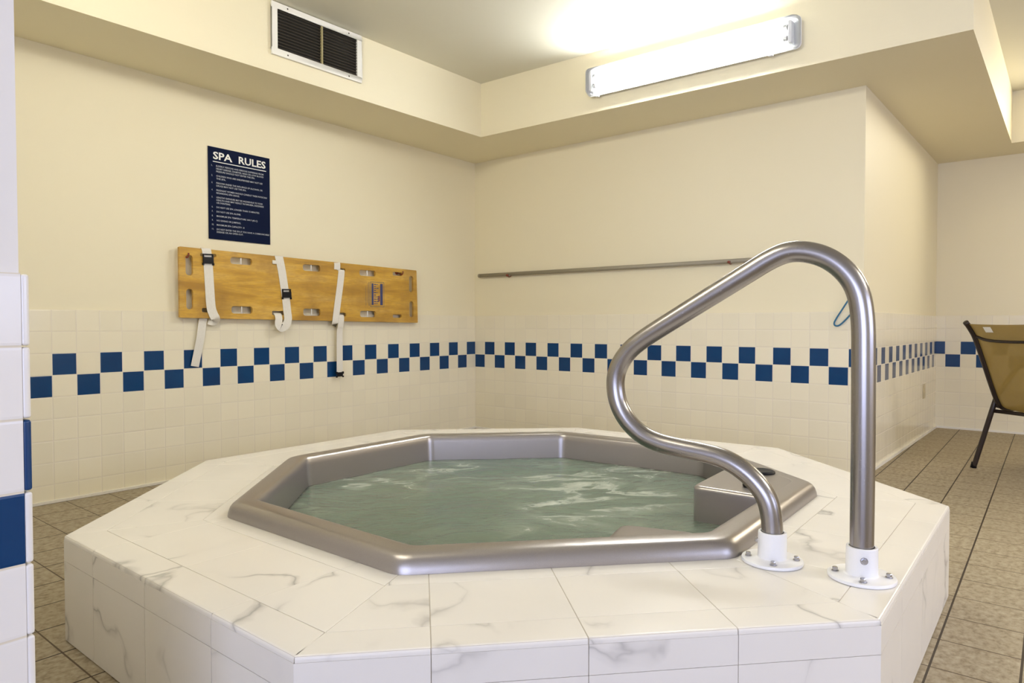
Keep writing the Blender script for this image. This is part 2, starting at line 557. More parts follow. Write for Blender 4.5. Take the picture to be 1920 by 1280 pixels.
def lens_mat():
    m, nt, b = new_mat('clear_ribbed_lens'); g = G(nt)
    nt.nodes.remove(b)
    tr = g.n('ShaderNodeBsdfTransparent'); tr.inputs[0].default_value = (0.97, 0.98, 0.99, 1)
    tl = g.n('ShaderNodeBsdfTranslucent'); tl.inputs[0].default_value = (0.95, 0.96, 1, 1)
    gl = g.n('ShaderNodeBsdfGlossy'); gl.inputs[1].default_value = 0.12
    lw = g.n('ShaderNodeFresnel'); lw.inputs[0].default_value = 1.35
    m1 = g.n('ShaderNodeMixShader'); m1.inputs[0].default_value = 0.02
    nt.links.new(tr.outputs[0], m1.inputs[1]); nt.links.new(tl.outputs[0], m1.inputs[2])
    m2 = g.n('ShaderNodeMixShader'); nt.links.new(lw.outputs[0], m2.inputs[0])
    nt.links.new(m1.outputs[0], m2.inputs[1]); nt.links.new(gl.outputs[0], m2.inputs[2])
    nt.links.new(m2.outputs[0], nt.nodes['Material Output'].inputs[0])
    return m


m_lens = lens_mat()


def emit_mat(name, col, strength):
    m, nt, b = new_mat(name)
    b.inputs['Base Color'].default_value = (0.9, 0.9, 0.9, 1)
    b.inputs['Emission Color'].default_value = (*col, 1)
    b.inputs['Emission Strength'].default_value = strength
    return m


m_lamp = emit_mat('fluorescent_tube_glow', (1.0, 1.0, 0.97), 72.0)

# ------------------------------------------------------------------ setting
XD0, XD1, YF = 3.04, 3.106, 2.512
TH = 0.008


def wall(name, plaster_poly, tile_poly, mats, ztop=ZC, z0=0.0, bull=True):
    bm = bmesh.new()
    prism(bm, plaster_poly, z0, ztop, 0)
    prism(bm, tile_poly, z0, ZTOP, 1)
    return struct(link(name, bm, mats))


# left wall (plane x = 0), back wall (plane y = 0), return wall, far wall
wall('wall_left', [(-0.15, -4.1), (-TH, -4.1), (-TH, TH), (-0.15, 0.15)],
     [(-TH, -4.1), (0, -4.1), (0, 0), (-TH, TH)], [m_paint, m_tileA])
wall('wall_back', [(-TH, TH), (XD0 - TH, TH), (XD0 - 0.1, 0.15), (-0.15, 0.15)],
     [(0, 0), (XD0, 0), (XD0 - TH, TH), (-TH, TH)], [m_paint, m_tileB])
wall('wall_return', [(XD0 - TH, TH), (XD1 - TH, YF + TH), (XD1 - 0.1, YF + 0.15), (XD0 - 0.1, 0.15)],
     [(XD0, 0), (XD1, YF), (XD1 - TH, YF + TH), (XD0 - TH, TH)], [m_paint, m_tileD])
wall('wall_far', [(XD1 - TH, YF + TH), (ROOM_X, YF + TH), (ROOM_X, YF + 0.15), (XD1 - 0.1, YF + 0.15)],
     [(XD1, YF), (ROOM_X, YF), (ROOM_X, YF + TH), (XD1 - TH, YF + TH)], [m_paint, m_tileC])

# near wall end (solid pier on the left of the picture)
PX, PY = 2.702, -4.034
bm = bmesh.new()
box(bm, (0.0, ROOM_Y0, 0), (PX - TH, PY, ZC), 0)
box(bm, (PX - TH, ROOM_Y0, 0), (PX, PY, ZTOP), 1)
struct(link('wall_near', bm, [m_pier_paint, m_tileP]))
# bullnose tiles that finish the end of the pier: one tile per course, navy in the upper band row
bm = bmesh.new()
k = 0
for row in range(-6, 3):
    z0, z1 = max(0.0, ZM + row * TB), ZM + (row + 1) * TB
    if z1 <= 0.01: continue
    box(bm, (PX - 0.16, PY, z0 + 0.0012), (PX + 0.001, PY + 0.011, z1 - 0.0012), 1 if row == 0 else 0)
m_pier_tile = plain('daylit_glazed_tile', (0.82, 0.80, 0.78), 0.18)  # same daylight whitening as the pier tiles
m_pier_blue = plain('navy_glazed_tile', (0.006, 0.045, 0.15), 0.18)
struct(link('trim_1', bm, [m_pier_tile, m_pier_blue], bevel=(0.004, 3)))

# floor
bm = bmesh.new()
box(bm, (2.65, ROOM_Y0 - 0.15, -0.1), (ROOM_X + 0.15, YF + 0.15, 0), 0)
box(bm, (-0.15, ROOM_Y0 - 0.15, -0.1), (2.65, 0.15, 0), 1)
struct(link('floor', bm, [m_floorR, m_floorL]))
# ceiling
bm = bmesh.new()
box(bm, (-0.15, ROOM_Y0 - 0.15, ZC), (ROOM_X + 0.15, YF + 0.15, ZC + 0.1))
struct(link('ceiling', bm, m_ceiling))
# dropped soffit that follows the walls
ZS = 2.2762
FA0, FA1 = Vector((0.579, -0.578)), Vector((0.492, -4.034))
FB1 = Vector((3.587, -0.50))
FD1 = Vector((3.627, 2.083))
bm = bmesh.new()
prism(bm, [(-TH, -4.034), (FA1.x, FA1.y), (FA0.x, FA0.y), (-TH, TH)], ZS, ZC)
prism(bm, [(FA0.x, FA0.y), (FB1.x, FB1.y), (XD0 - TH, TH), (-TH, TH)], ZS, ZC)
prism(bm, [(FB1.x, FB1.y), (FD1.x, FD1.y), (XD1 - TH, YF + TH), (XD0 - TH, TH)], ZS, ZC)
prism(bm, [(FD1.x, FD1.y), (ROOM_X, 2.083), (ROOM_X, YF + TH), (XD1 - TH, YF + TH)], ZS, ZC)
bmesh.ops.remove_doubles(bm, verts=bm.verts, dist=1e-5)
struct(link('ceiling_soffit', bm, m_paint))
# caulk line at the foot of the tiled walls
bm = bmesh.new()
prism(bm, [(XD0, -0.012), (XD0 + 0.014, -0.012), (XD1 + 0.014, YF - 0.014), (ROOM_X, YF - 0.014), (ROOM_X, YF), (XD1, YF), (XD0, 0)], 0, 0.016)
prism(bm, [(0, -4.03), (0.012, -4.03), (0.012, -0.012), (XD0, -0.012), (XD0, 0), (0, 0)], 0, 0.014)
struct(link('baseboard_back', bm, m_caulk))


# walls behind the camera, with their windows
def wall_with_window(name, axis, c0, c1, lo, hi, win):
    bm = bmesh.new()
    a0, a1, z0, z1 = win
    for (p0, p1, q0, q1) in ((lo, a0, 0, ZC), (a1, hi, 0, ZC), (a0, a1, 0, z0), (a0, a1, z1, ZC)):
        if axis == 'y': box(bm, (p0, c0, q0), (p1, c1, q1))
        else: box(bm, (c0, p0, q0), (c1, p1, q1))
    return struct(link(name, bm, m_paint))


wall_with_window('wall_front', 'y', ROOM_Y0 - 0.15, ROOM_Y0, PX - 0.2, ROOM_X + 0.15, WIN_FRONT)
wall_with_window('wall_right', 'x', ROOM_X, ROOM_X + 0.15, ROOM_Y0, YF + 0.15, WIN_RIGHT)


def window_frame(name, axis, c, win, n):
    bm = bmesh.new()
    a0, a1, z0, z1 = win
    w, d = 0.05, 0.04
    def bx(p0, p1, q0, q1):
        if axis == 'y': box(bm, (p0, c - d, q0), (p1, c + d, q1))
        else: box(bm, (c - d, p0, q0), (c + d, p1, q1))
    bx(a0, a1, z0, z0 + w); bx(a0, a1, z1 - w, z1)
    for i in range(n + 1):
        x = a0 + (a1 - a0 - w) * i / n
        bx(x, x + w, z0 + w, z1 - w)
    return struct(link(name, bm, m_vent_white))


window_frame('window_1', 'y', ROOM_Y0 - 0.09, WIN_FRONT, 3)
window_frame('window_2', 'x', ROOM_X + 0.09, WIN_RIGHT, 4)

# ------------------------------------------------------------------ spa platform
HP = 0.30
V = [Vector(p) for p in ((1.745, -3.68), (2.860, -3.680), (3.645, -2.856), (3.648, -1.760),
                         (2.880, -1.035), (1.770, -1.095), (1.020, -1.800), (1.020, -2.905))]
R = [Vector(p) for p in ((1.925, -3.303), (2.708, -3.303), (3.288, -2.690), (3.276, -1.875),
                         (2.735, -1.425), (1.945, -1.470), (1.415, -1.985), (1.410, -2.760))]
CEN = Vector((2.345, -2.37))
plat = thing('spa_platform', 'low octagonal spa platform clad in white grey-veined marble tiles', 'platform', (CEN.x, CEN.y, 0))


def clip_poly(poly, nrm, d):
    out = []
    for i in range(len(poly)):
        a, b = poly[i], poly[(i + 1) % len(poly)]
        da, db = a.dot(nrm) - d, b.dot(nrm) - d
        if da >= 0: out.append(a)
        if (da >= 0) != (db >= 0):
            out.append(a + (b - a) * (da / (da - db)))
    return out


def inset_poly(poly, g):
    n = len(poly)
    area = sum(poly[i].x * poly[(i + 1) % n].y - poly[(i + 1) % n].x * poly[i].y for i in range(n))
    p = list(poly)
    res = p
    for i in range(n):
        a, b = poly[i], poly[(i + 1) % n]
        t = b - a
        if t.length < 1e-6: continue
        t.normalize()
        nrm = Vector((-t.y, t.x)) * (1 if area > 0 else -1)
        res = clip_poly(res, nrm, a.dot(nrm) + g)
        if len(res) < 3: return []
    out = []
    for q in res:
        if not out or (q - out[-1]).length > 1e-4: out.append(q)
    if len(out) > 2 and (out[0] - out[-1]).length < 1e-4: out.pop()
    return out if len(out) > 2 else []


# joint positions along each outer edge (from V[k])
JOINTS = {0: [0.205, 0.512, 0.822], 1: [0.243, 0.538, 0.836], 2: [0.235, 0.535, 0.835]}
GAP = 0.0008
R_in = [CEN + (p - CEN) * 0.985 for p in R]

bm_top = bmesh.new(); bm_side = bmesh.new()
lt = bm_top.verts.layers.float_vector.new('tileoff')
ls = bm_side.verts.layers.float_vector.new('tileoff')


def tile_top(poly, edge=None):
    p = inset_poly(poly, GAP)
    if not p: return
    off = Vector((random.uniform(-20, 20), random.uniform(-20, 20), random.uniform(-20, 20)))
    n0 = len(bm_top.verts)
    lo = [bm_top.verts.new((q.x, q.y, HP - 0.012)) for q in p]
    rings_ = [lo]
    for (d_, z_) in ((0.0, HP - 0.0065), (0.0012, HP - 0.0032), (0.0035, HP - 0.0010), (0.0075, HP)):
        rg = []
        for q in p:
            qq = q
            if edge is not None and (q - edge[0]).dot(edge[1]) < 0.004:
                qq = q + edge[1] * d_          # rounded outer lip of the bullnose tiles
            rg.append(bm_top.verts.new((qq.x, qq.y, z_)))
        rings_.append(rg)
    for rg in rings_:
        for v in rg: v[lt] = off
    bm_top.faces.new(rings_[-1])
    for A_, B_ in zip(rings_, rings_[1:]):
        for i in range(len(p)):
            j = (i + 1) % len(p)
            bm_top.faces.new((A_[i], A_[j], B_[j], B_[i]))


for k in range(8):
    a, b = V[k], V[(k + 1) % 8]
    ra, rb = R_in[k], R_in[(k + 1) % 8]
    t = (b - a); L = t.length; t.normalize()
    js = JOINTS.get(k, [0.10 + 0.298 * i for i in range(5) if 0.10 + 0.298 * i < L - 0.04])
    for (f0, f1) in ((0.0, 0.24), (0.24, 0.82), (0.82, 1.0)):
        quad = [a + (ra - a) * f0, b + (rb - b) * f0, b + (rb - b) * f1, a + (ra - a) * f1]
        cuts = [-9.0] + js + [9.0]
        for c0, c1 in zip(cuts, cuts[1:]):
            p = clip_poly(quad, t, a.dot(t) + c0)
            if len(p) > 2: p = clip_poly(p, -t, -(a.dot(t) + c1))
            if len(p) > 2: tile_top(p, (a, Vector((-t.y, t.x))) if f0 == 0.0 else None)
    # side tiles
    nrm = Vector((t.y, -t.x))
    edges = [0.0] + [j for j in js if j < L - 0.02] + [L]
    for s0, s1 in zip(edges, edges[1:]):
        for (z0, z1) in ((0.004, 0.2282), (0.2293, 0.2877)):
            off = Vector((random.uniform(-20, 20), random.uniform(-20, 20), random.uniform(-20, 20)))
            q0 = a + t * (s0 + (GAP if s0 > 0 else 0.0)); q1 = a + t * (s1 - (GAP if s1 < L else 0.0))
            vs = []
            for q in (q0, q1):
                for dd in (0.0, -0.008):
                    for z in (z0, z1):
                        v = bm_side.verts.new((q.x + nrm.x * dd, q.y + nrm.y * dd, z)); v[ls] = off; vs.append(v)
            q0o0, q0o1, q0i0, q0i1, q1o0, q1o1, q1i0, q1i1 = vs
            for f in ((q0o0, q1o0, q1o1, q0o1), (q0o1, q1o1, q1i1, q0i1), (q0o0, q0i0, q1i0, q1o0),
                      (q0o0, q0o1, q0i1, q0i0), (q1o0, q1i0, q1i1, q1o1)):
                bm_side.faces.new(f)
link('deck_tiles', bm_top, m_marble, plat, bevel=(0.0009, 1))
link('side_tiles', bm_side, m_marble, plat)
# mortar core under the tiles (a ring round the tub)
bm = bmesh.new()
Vi = [CEN + (p - CEN) * (1 - 0.0035 / (p - CEN).length) for p in V]
Rc = [CEN + (p - CEN) * 0.93 for p in R]
rows = []
for poly, z in ((Vi, 0.0), (Vi, HP - 0.0016), (Rc, HP - 0.0016), (Rc, 0.0)):
    rows.append([bm.verts.new((p.x, p.y, z)) for p in poly])
for i in range(4):
    A, B = rows[i], rows[(i + 1) % 4]
    for k in range(8):
        bm.faces.new((A[k], A[(k + 1) % 8], B[(k + 1) % 8], B[k]))
link('mortar_core', bm, m_grout, plat)

# ------------------------------------------------------------------ hot tub
tub = thing('hot_tub', 'sunken octagonal hot tub shell in silver-grey speckled acrylic', 'hot tub', (CEN.x, CEN.y, 0.02))


def offset_oct(poly, d):
    """inward offset of the convex CCW polygon (in order)"""
    n = len(poly); out = []
    lines = []
    for i in range(n):
        a, b = poly[i], poly[(i + 1) % n]
        t = (b - a).normalized(); nr = Vector((-t.y, t.x))
        lines.append((a + nr * d, t))
    for i in range(n):
        (p, t), (q, s) = lines[i - 1], lines[i]
        den = t.x * s.y - t.y * s.x
        w = q - p
        k = (w.x * s.y - w.y * s.x) / den
        out.append(p + t * k)
    return out


def round_oct(poly, rad, seg=5):
    n = len(poly); out = []
    for i in range(n):
        p0, p1, p2 = poly[i - 1], poly[i], poly[(i + 1) % n]
        d0 = (p0 - p1).normalized(); d1 = (p2 - p1).normalized()
        a, c = p1 + d0 * rad, p1 + d1 * rad
        for k in range(seg + 1):
            t = k / seg
            out.append(a * (1 - t) ** 2 + p1 * 2 * t * (1 - t) + c * t * t)
    return out


ZR = 0.345
prof = [(0.0, 0.3005), (0.001, 0.310), (0.006, 0.325), (0.013, 0.335), (0.022, 0.3415), (0.033, 0.345),
        (0.070, 0.346), (0.080, 0.3445), (0.087, 0.340), (0.092, 0.331), (0.095, 0.31), (0.102, 0.22), (0.115, 0.06), (0.17, 0.022)]
bm = bmesh.new()
loops = []
for d, z in prof:
    po = offset_oct(R, d)
    po = round_oct(po, max(0.018, 0.034 - d * 0.1))
    loops.append([bm.verts.new((p.x, p.y, z)) for p in po])
n = len(loops[0])
for A, B in zip(loops, loops[1:]):
    for k in range(n):
        bm.faces.new((A[k], A[(k + 1) % n], B[(k + 1) % n], B[k]))
bm.faces.new(loops[-1])
link('shell', bm, m_tub, tub, smooth=True)

# raised equipment corner, right-hand side of the tub
def soft_block(poly, z0, z1, rad, name, mat, parent):
    bm = bmesh.new()
    rows = []
    steps = 5
    pr = [(0.0, z0)] + [(rad * (1 - math.cos(a)), z1 - rad + rad * math.sin(a)) for a in [math.pi / 2 * i / steps for i in range(steps + 1)]]
    for d, z in pr:
        po = round_oct(offset_oct(poly, d), 0.03, 5)
        rows.append([bm.verts.new((p.x, p.y, z)) for p in po])
    n = len(rows[0])
    for A, B in zip(rows, rows[1:]):
        for k in range(n):
            bm.faces.new((A[k], A[(k + 1) % n], B[(k + 1) % n], B[k]))
    bm.faces.new(rows[-1])
    return link(name, bm, mat, parent, smooth=True)


KX, KY = 3.111, -2.094
R60 = offset_oct(R, 0.060)
blk = soft_block([Vector((2.950, -2.195)), Vector((3.213, -2.195)), R60[3], R60[3].lerp(R60[4], 0.52), Vector((2.935, -1.875))],
                 0.05, 0.3450, 0.014, 'equipment_corner', m_tub, tub)
bm = bmesh.new()
lathe(bm, [(0.020, 0), (0.022, 0.004), (0.020, 0.018), (0.015, 0.022), (0, 0.022)], (KX, KY, 0.345), 'z', 24)
box(bm, (KX - 0.004, KY - 0.019, 0.361), (KX + 0.004, KY + 0.019, 0.375))
link('air_control_knob', bm, m_black, tub, bevel=(0.002, 2))['label'] = 'black air control knob'
bm = bmesh.new()
lathe(bm, [(0.046, 0.0), (0.046, 0.006), (0.038, 0.010), (0.030, 0.008), (0, 0.006)], (3.070, -1.845, 0.3445), 'z', 28)
link('filter_lid', bm, m_black, tub, smooth=True)['label'] = 'dark round skimmer lid'
# moulded step just breaking the surface at the front right
soft_block([Vector(p) for p in ((2.835, -2.57), (2.99, -2.87), (3.18, -2.72), (3.19, -2.40), (3.03, -2.352), (2.80, -2.42))],
           0.05, 0.243, 0.030, 'step', m_tub, tub)

# water surface
ZW = 0.226
bm = bmesh.new()
po = offset_oct(R, 0.096)
po = round_oct(po, 0.03, 3)
NR = 46
cc = Vector((sum(p.x for p in po) / len(po), sum(p.y for p in po) / len(po)))
# densify outline
dense = []
for i in range(len(po)):
    a, b = po[i], po[(i + 1) % len(po)]
    m_ = max(1, int((b - a).length / 0.03))
    for k in range(m_): dense.append(a + (b - a) * (k / m_))
rings = []
for j in range(1, NR + 1):
    f = j / NR
    ring = []
    for p in dense:
        q = cc + (p - cc) * f
        e = min(1.0, (1 - f) * 14)
        h = 0.005 * noise.noise((q.x * 5.5, q.y * 7.5, 1.3)) + 0.0022 * noise.noise((q.x * 17, q.y * 21, 4.0)) + 0.001 * noise.noise((q.x * 40, q.y * 50, 2.0))
        ring.append(bm.verts.new((q.x, q.y, ZW + h * (0.4 + 0.6 * e))))
    rings.append(ring)
cv = bm.verts.new((cc.x, cc.y, ZW))
nd = len(dense)
for k in range(nd): bm.faces.new((cv, rings[0][k], rings[0][(k + 1) % nd]))
for A, B in zip(rings, rings[1:]):
    for k in range(nd): bm.faces.new((A[k], B[k], B[(k + 1) % nd], A[(k + 1) % nd]))
# skirt so the water has a body
bot = [bm.verts.new((p.x, p.y, 0.12)) for p in offset_oct(dense, 0.012)] if False else [bm.verts.new((cc.x + (p.x - cc.x) * 0.98, cc.y + (p.y - cc.y) * 0.98, 0.12)) for p in dense]
for k in range(nd): bm.faces.new((rings[-1][k], bot[k], bot[(k + 1) % nd], rings[-1][(k + 1) % nd]))
bm.faces.new(bot)
wat = link('spa_water', bm, m_water, smooth=True)
tag(wat, 'churning grey-green water with white foam streaks filling the tub', 'water', kind='stuff')

# ------------------------------------------------------------------ grab rail
P1 = Vector((3.365, -2.651, 0)); P2 = Vector((3.564, -2.634, 0))
dr = (P2 - P1).normalized()
rail = thing('grab_rail', 'looped brushed steel grab rail on two white flanges beside the tub', 'handrail', (P2.x, P2.y, HP))
RP = [(0.199, 0.345), (0.1995, 0.529), (0.199, 0.70), (0.198, 0.82), (0.196, 0.90), (0.185, 0.968), (0.157, 1.016), (0.115, 1.050), (0.068, 1.066), (0.026, 1.066),
      (-0.016, 1.049), (-0.060, 1.023), (-0.162, 0.962), (-0.262, 0.902), (-0.339, 0.855), (-0.388, 0.817), (-0.420, 0.770), (-0.429, 0.722), (-0.420, 0.670),
      (-0.394, 0.625), (-0.352, 0.588), (-0.298, 0.568), (-0.231, 0.559), (-0.164, 0.552), (-0.114, 0.541), (-0.070, 0.518), (-0.036, 0.488),
      (-0.014, 0.455), (-0.004, 0.419), (0.0, 0.376), (0.0, 0.345)]
pts = catmull([P1 + dr * s + Vector((0, 0, z)) for s, z in RP], 6)
# light smoothing so the bends are even
for _ in range(4):
    pts = [pts[0]] + [(pts[i - 1] + pts[i] * 2 + pts[i + 1]) / 4 for i in range(1, len(pts) - 1)] + [pts[-1]]
bm = bmesh.new(); tube(bm, pts, 0.0258, 32)
link('tube', bm, m_steel, rail, smooth=True)
for P, ang0, screw in ((P1, 0.35, (-1, -0.25, 0)), (P2, 0.25, (0.35, -1, 0))):
    bm = bmesh.new()
    lathe(bm, [(0.073, 0.0008), (0.0735, 0.005), (0.072, 0.0085), (0.040, 0.0095), (0.0345, 0.012), (0.0338, 0.073), (0.0328, 0.0755),
               (0.0272, 0.0755), (0.0270, 0.060)], (P.x, P.y, HP), 'z', 48)
    fl = link('flange', bm, m_white_paint, rail, smooth=True, bevel=(0.0006, 1))
    fl['label'] = 'white painted flange'
    for i in range(4):
        a = ang0 + i * math.pi / 2
        bm = bmesh.new()
        hexbolt(bm, (P.x + 0.056 * math.cos(a), P.y + 0.056 * math.sin(a), HP + 0.0088), 'z', 0.0062, 0.010)
        link('bolt', bm, m_chrome, fl)
    bm = bmesh.new()
    sv = Vector(screw).normalized()
    hexbolt(bm, (P.x + sv.x * 0.0332, P.y + sv.y * 0.0332, HP + 0.050), sv, 0.0062, 0.008)
    link('set_screw', bm, m_chrome, fl)

# ------------------------------------------------------------------ rules sign on the left wall
sign = thing('rules_sign', 'navy spa rules sign with white lettering on the cream wall', 'sign', (0.0, -2.15, 1.67))
sy0, sy1, sz0, sz1 = -2.352, -1.951, 1.4015, 1.9465
SX = -TH + 0.001
bm = bmesh.new(); box(bm, (SX, sy0, sz0), (SX + 0.006, sy1, sz1))
link('panel', bm, m_navy, sign, bevel=(0.001, 2))


def text_mesh(lines, name, mat, parent, xface, offset=0.0, thick=0.0004):
    """lines: (string, y_left, z_base, height, target_width or None); letters stand on a wall whose normal is +x"""
    bm = bmesh.new()
    for (s, y, z, h, wd) in lines:
        cu = bpy.data.curves.new('t', 'FONT'); cu.body = s; cu.size = 1.0; cu.offset = offset; cu.resolution_u = 2
        to = bpy.data.objects.new('t', cu); COL.objects.link(to)
        bpy.context.view_layer.update()
        dg = bpy.context.evaluated_depsgraph_get()
        me = to.evaluated_get(dg).to_mesh()
        xs = [v.co.x for v in me.vertices]; ys = [v.co.y for v in me.vertices]
        x0, x1 = min(xs), max(xs)
        cap = 0.70
        sy_ = h / cap
        sx_ = (wd / (x1 - x0)) if wd else sy_
        vs = [bm.verts.new((xface + thick, y + (v.co.x - x0) * sx_, z + v.co.y * sy_)) for v in me.vertices]
        for p in me.polygons:
            try: bm.faces.new([vs[i] for i in p.vertices])
            except ValueError: pass
        to.to_mesh_clear()
        bpy.data.objects.remove(to); bpy.data.curves.remove(cu)
    # give the letters a little body
    geom = bmesh.ops.extrude_face_region(bm, geom=bm.faces[:])
    for v in [e for e in geom['geom'] if isinstance(e, bmesh.types.BMVert)]:
        v.co.x -= thick
    return link(name, bm, mat, parent)


xf = SX + 0.006
text_mesh([('SPA', sy0 + 0.030, 1.877, 0.042, 0.120)], 'heading_word', m_letter, sign, xf, 0.022)
text_mesh([('RULES', sy0 + 0.192, 1.877, 0.042, 0.180)], 'heading_word', m_letter, sign, xf, 0.022)
bm = bmesh.new(); box(bm, (xf - 0.0002, sy0 + 0.028, 1.8585), (xf + 0.0006, sy1 - 0.026, 1.8630))
link('underline', bm, m_letter, sign)
rules = [('1.', ['ELDERLY PERSONS AND PERSONS SUFFERING FROM', 'HEART DISEASE, DIABETES, HIGH OR LOW BLOOD', 'PRESSURE SHOULD NOT ENTER THE SPA.']),
         ('2.', ['CHILDREN WHO ARE UNSUPERVISED MAY NOT USE', 'THE SPA.']),
         ('3.', ['PERSONS UNDER THE INFLUENCE OF ALCOHOL OR', 'DRUGS MAY NOT USE THE SPA.']),
         ('4.', ['PREGNANT WOMEN SHOULD CONSULT THEIR PHYSICIAN', 'REGARDING SPA USAGE.']),
         ('5.', ['LENGTHY EXPOSURE MAY BE HAZARDOUS TO YOUR', 'HEALTH AND MAY RESULT IN NAUSEA, DIZZINESS', 'OR FAINTING.']),
         ('6.', ['DO NOT USE SPA LONGER THAN 15 MINUTES.']),
         ('7.', ['DO NOT USE SPA ALONE.']),
         ('8.', ['MAXIMUM SPA TEMPERATURE 104 F (40 C)']),
         ('9.', ['NO DIVING OR JUMPING.']),
         ('10.', ['MAXIMUM SPA CAPACITY : 8']),
         ('11.', ['DO NOT ENTER THE SPA IF YOU HAVE A COMMUNICABLE', 'DISEASE OR AN OPEN CUT.'])]
z = 1.832
lines = []
H = 0.0098
for num, ls_ in rules:
    lines = []
    text_mesh([(num, sy0 + 0.019, z, H, 0.011 if len(num) > 2 else 0.007)], 'rule_number', m_small_letter, sign, xf, 0.006)
    for t in ls_:
        lines.append((t, sy0 + 0.048, z, H, 0.00735 * len(t)))
        z -= 0.0163
    z -= 0.0098
    text_mesh(lines, 'rule_text', m_small_letter, sign, xf, 0.006)

# ------------------------------------------------------------------ spine board
board = thing('spine_board', 'golden plywood rescue spine board with white straps hung on left wall', 'spine board', (0.02, -1.63, 1.12))
BX0, BX1 = 0.022, 0.040


def rrect(y0, y1, z0, z1, r, seg=4):
    out = []
    for cy, cz, a0 in ((y1 - r, z1 - r, 0), (y0 + r, z1 - r, 90), (y0 + r, z0 + r, 180), (y1 - r, z0 + r, 270)):
        for k in range(seg + 1):
            a = math.radians(a0 + 90 * k / seg)
            out.append((cy + r * math.cos(a), cz + r * math.sin(a)))
    return out


BC = [(-2.548, 1.335), (-0.724, 1.3125), (-0.712, 0.9075), (-2.548, 0.932)]
holes = [(-2.512, -2.470, 1.175, 1.291, .018), (-2.510, -2.471, 0.980, 1.097, .018),
         (-2.243, -2.102, 1.258, 1.299, .016), (-2.239, -2.102, 0.960, 1.004, .016),
         (-1.741, -1.606, 1.249, 1.291, .016), (-1.740, -1.606, 0.952, 0.999, .016),
         (-1.275, -1.130, 1.242, 1.284, .016), (-1.272, -1.130, 0.947, 0.992, .016),
         (-0.801, -0.759, 1.143, 1.265, .018), (-0.799, -0.757, 0.949, 1.071, .018),
         (-2.420, -2.332, 0.965, 0.989, .008), (-1.968, -1.880, 0.953, 0.980, .008),
         (-1.470, -1.395, 0.950, 0.975, .008), (-0.966, -0.880, 0.945, 0.969, .008),
         (-0.966, -0.874, 1.261, 1.288, .010), (-2.425, -2.330, 1.288, 1.308, .008), (-1.955, -1.890, 1.280, 1.300, .008), (-1.470, -1.400, 1.264, 1.284, .008)]
bm = bmesh.new()
allE = []


def loop_edges(pts):
    vs = [bm.verts.new((BX1, y, z)) for y, z in pts]
    return [bm.edges.new((vs[i], vs[(i + 1) % len(vs)])) for i in range(len(vs))]


outer = []
nb = 4
cb = [Vector(p) for p in BC]
for i in range(nb):
    p0, p1, p2 = cb[i - 1], cb[i], cb[(i + 1) % nb]
    a = p1 + (p0 - p1).normalized() * 0.008; c = p1 + (p2 - p1).normalized() * 0.008
    for k in range(4):
        t = k / 3
        q = a * (1 - t) ** 2 + p1 * 2 * t * (1 - t) + c * t * t
        outer.append((q.x, q.y))
allE += loop_edges(outer)
for (y0, y1, z0, z1, r) in holes:
    allE += loop_edges(rrect(y0, y1, z0, z1, r))
bmesh.ops.triangle_fill(bm, use_beauty=True, use_dissolve=False, edges=allE)
# scan-fill closes the holes too when normals are ambiguous: drop faces whose centre lies in a hole
dead = [f for f in bm.faces if any(y0 < f.calc_center_median().y < y1 and z0 < f.calc_center_median().z < z1 for (y0, y1, z0, z1, r) in holes)]
bmesh.ops.delete(bm, geom=dead, context='FACES_ONLY')
ex = bmesh.ops.extrude_face_region(bm, geom=bm.faces[:])
for v in [e for e in ex['geom'] if isinstance(e, bmesh.types.BMVert)]:
    v.co.x = BX0
link('panel', bm, m_wood, board, bevel=(0.0025, 2))
# runner battens on the back hold it off the wall
for zc in (1.19, 1.05):
    bm = bmesh.new(); box(bm, (0.0012 if zc < ZTOP else -TH + 0.001, -2.40, zc - 0.012), (BX0, -0.90, zc + 0.012))
    link('batten', bm, m_wood, board)
# strap pins across the hand holes
for (y0, y1, z0, z1, r) in holes[2:8]:
    bm = bmesh.new()
    yc = (y0 + y1) / 2
    tube(bm, [(0.033, yc, z0 - 0.004), (0.033, yc, z1 + 0.004)], 0.0035, 10)
    link('pin', bm, m_white_paint, board, smooth=True)['label'] = 'white strap pin'


def ribbon(path, w, name, parent, thick=0.0018, wscale=None):
    """path: (x, y, z); flat webbing of width w whose face looks along +x"""
    P = catmull([Vector(p) for p in path], 6)
    bm = bmesh.new()
    rows = []
    prev = None
    for i, p in enumerate(P):
        t = P[min(i + 1, len(P) - 1)] - P[max(i - 1, 0)]
        t2 = Vector((0, t.y, t.z))
        if t2.length < max(1e-5, 0.5 * t.length):      # folding round an edge: keep the last side direction
            sd = Vector(prev) if prev is not None else Vector((0, 1, 0))
        else:
            t2.normalize()
            sd = Vector((0, -t2.z, t2.y))
            if prev is not None and sd.dot(prev) < 0: sd = -sd
        prev = sd
        ww = w if wscale is None else w * (wscale[0] + (wscale[1] - wscale[0]) * i / (len(P) - 1))
        nx = Vector((1, 0, 0))
        rows.append([bm.verts.new(p + sd * ww / 2 + nx * thick / 2), bm.verts.new(p - sd * ww / 2 + nx * thick / 2),
                     bm.verts.new(p - sd * ww / 2 - nx * thick / 2), bm.verts.new(p + sd * ww / 2 - nx * thick / 2)])
    for A, B in zip(rows, rows[1:]):
        for k in range(4):
            bm.faces.new((A[k], A[(k + 1) % 4], B[(k + 1) % 4], B[k]))
    bm.faces.new(rows[0][::-1]); bm.faces.new(rows[-1])
    return link(name, bm, m_web, parent, smooth=False, bevel=(0.0005, 1))


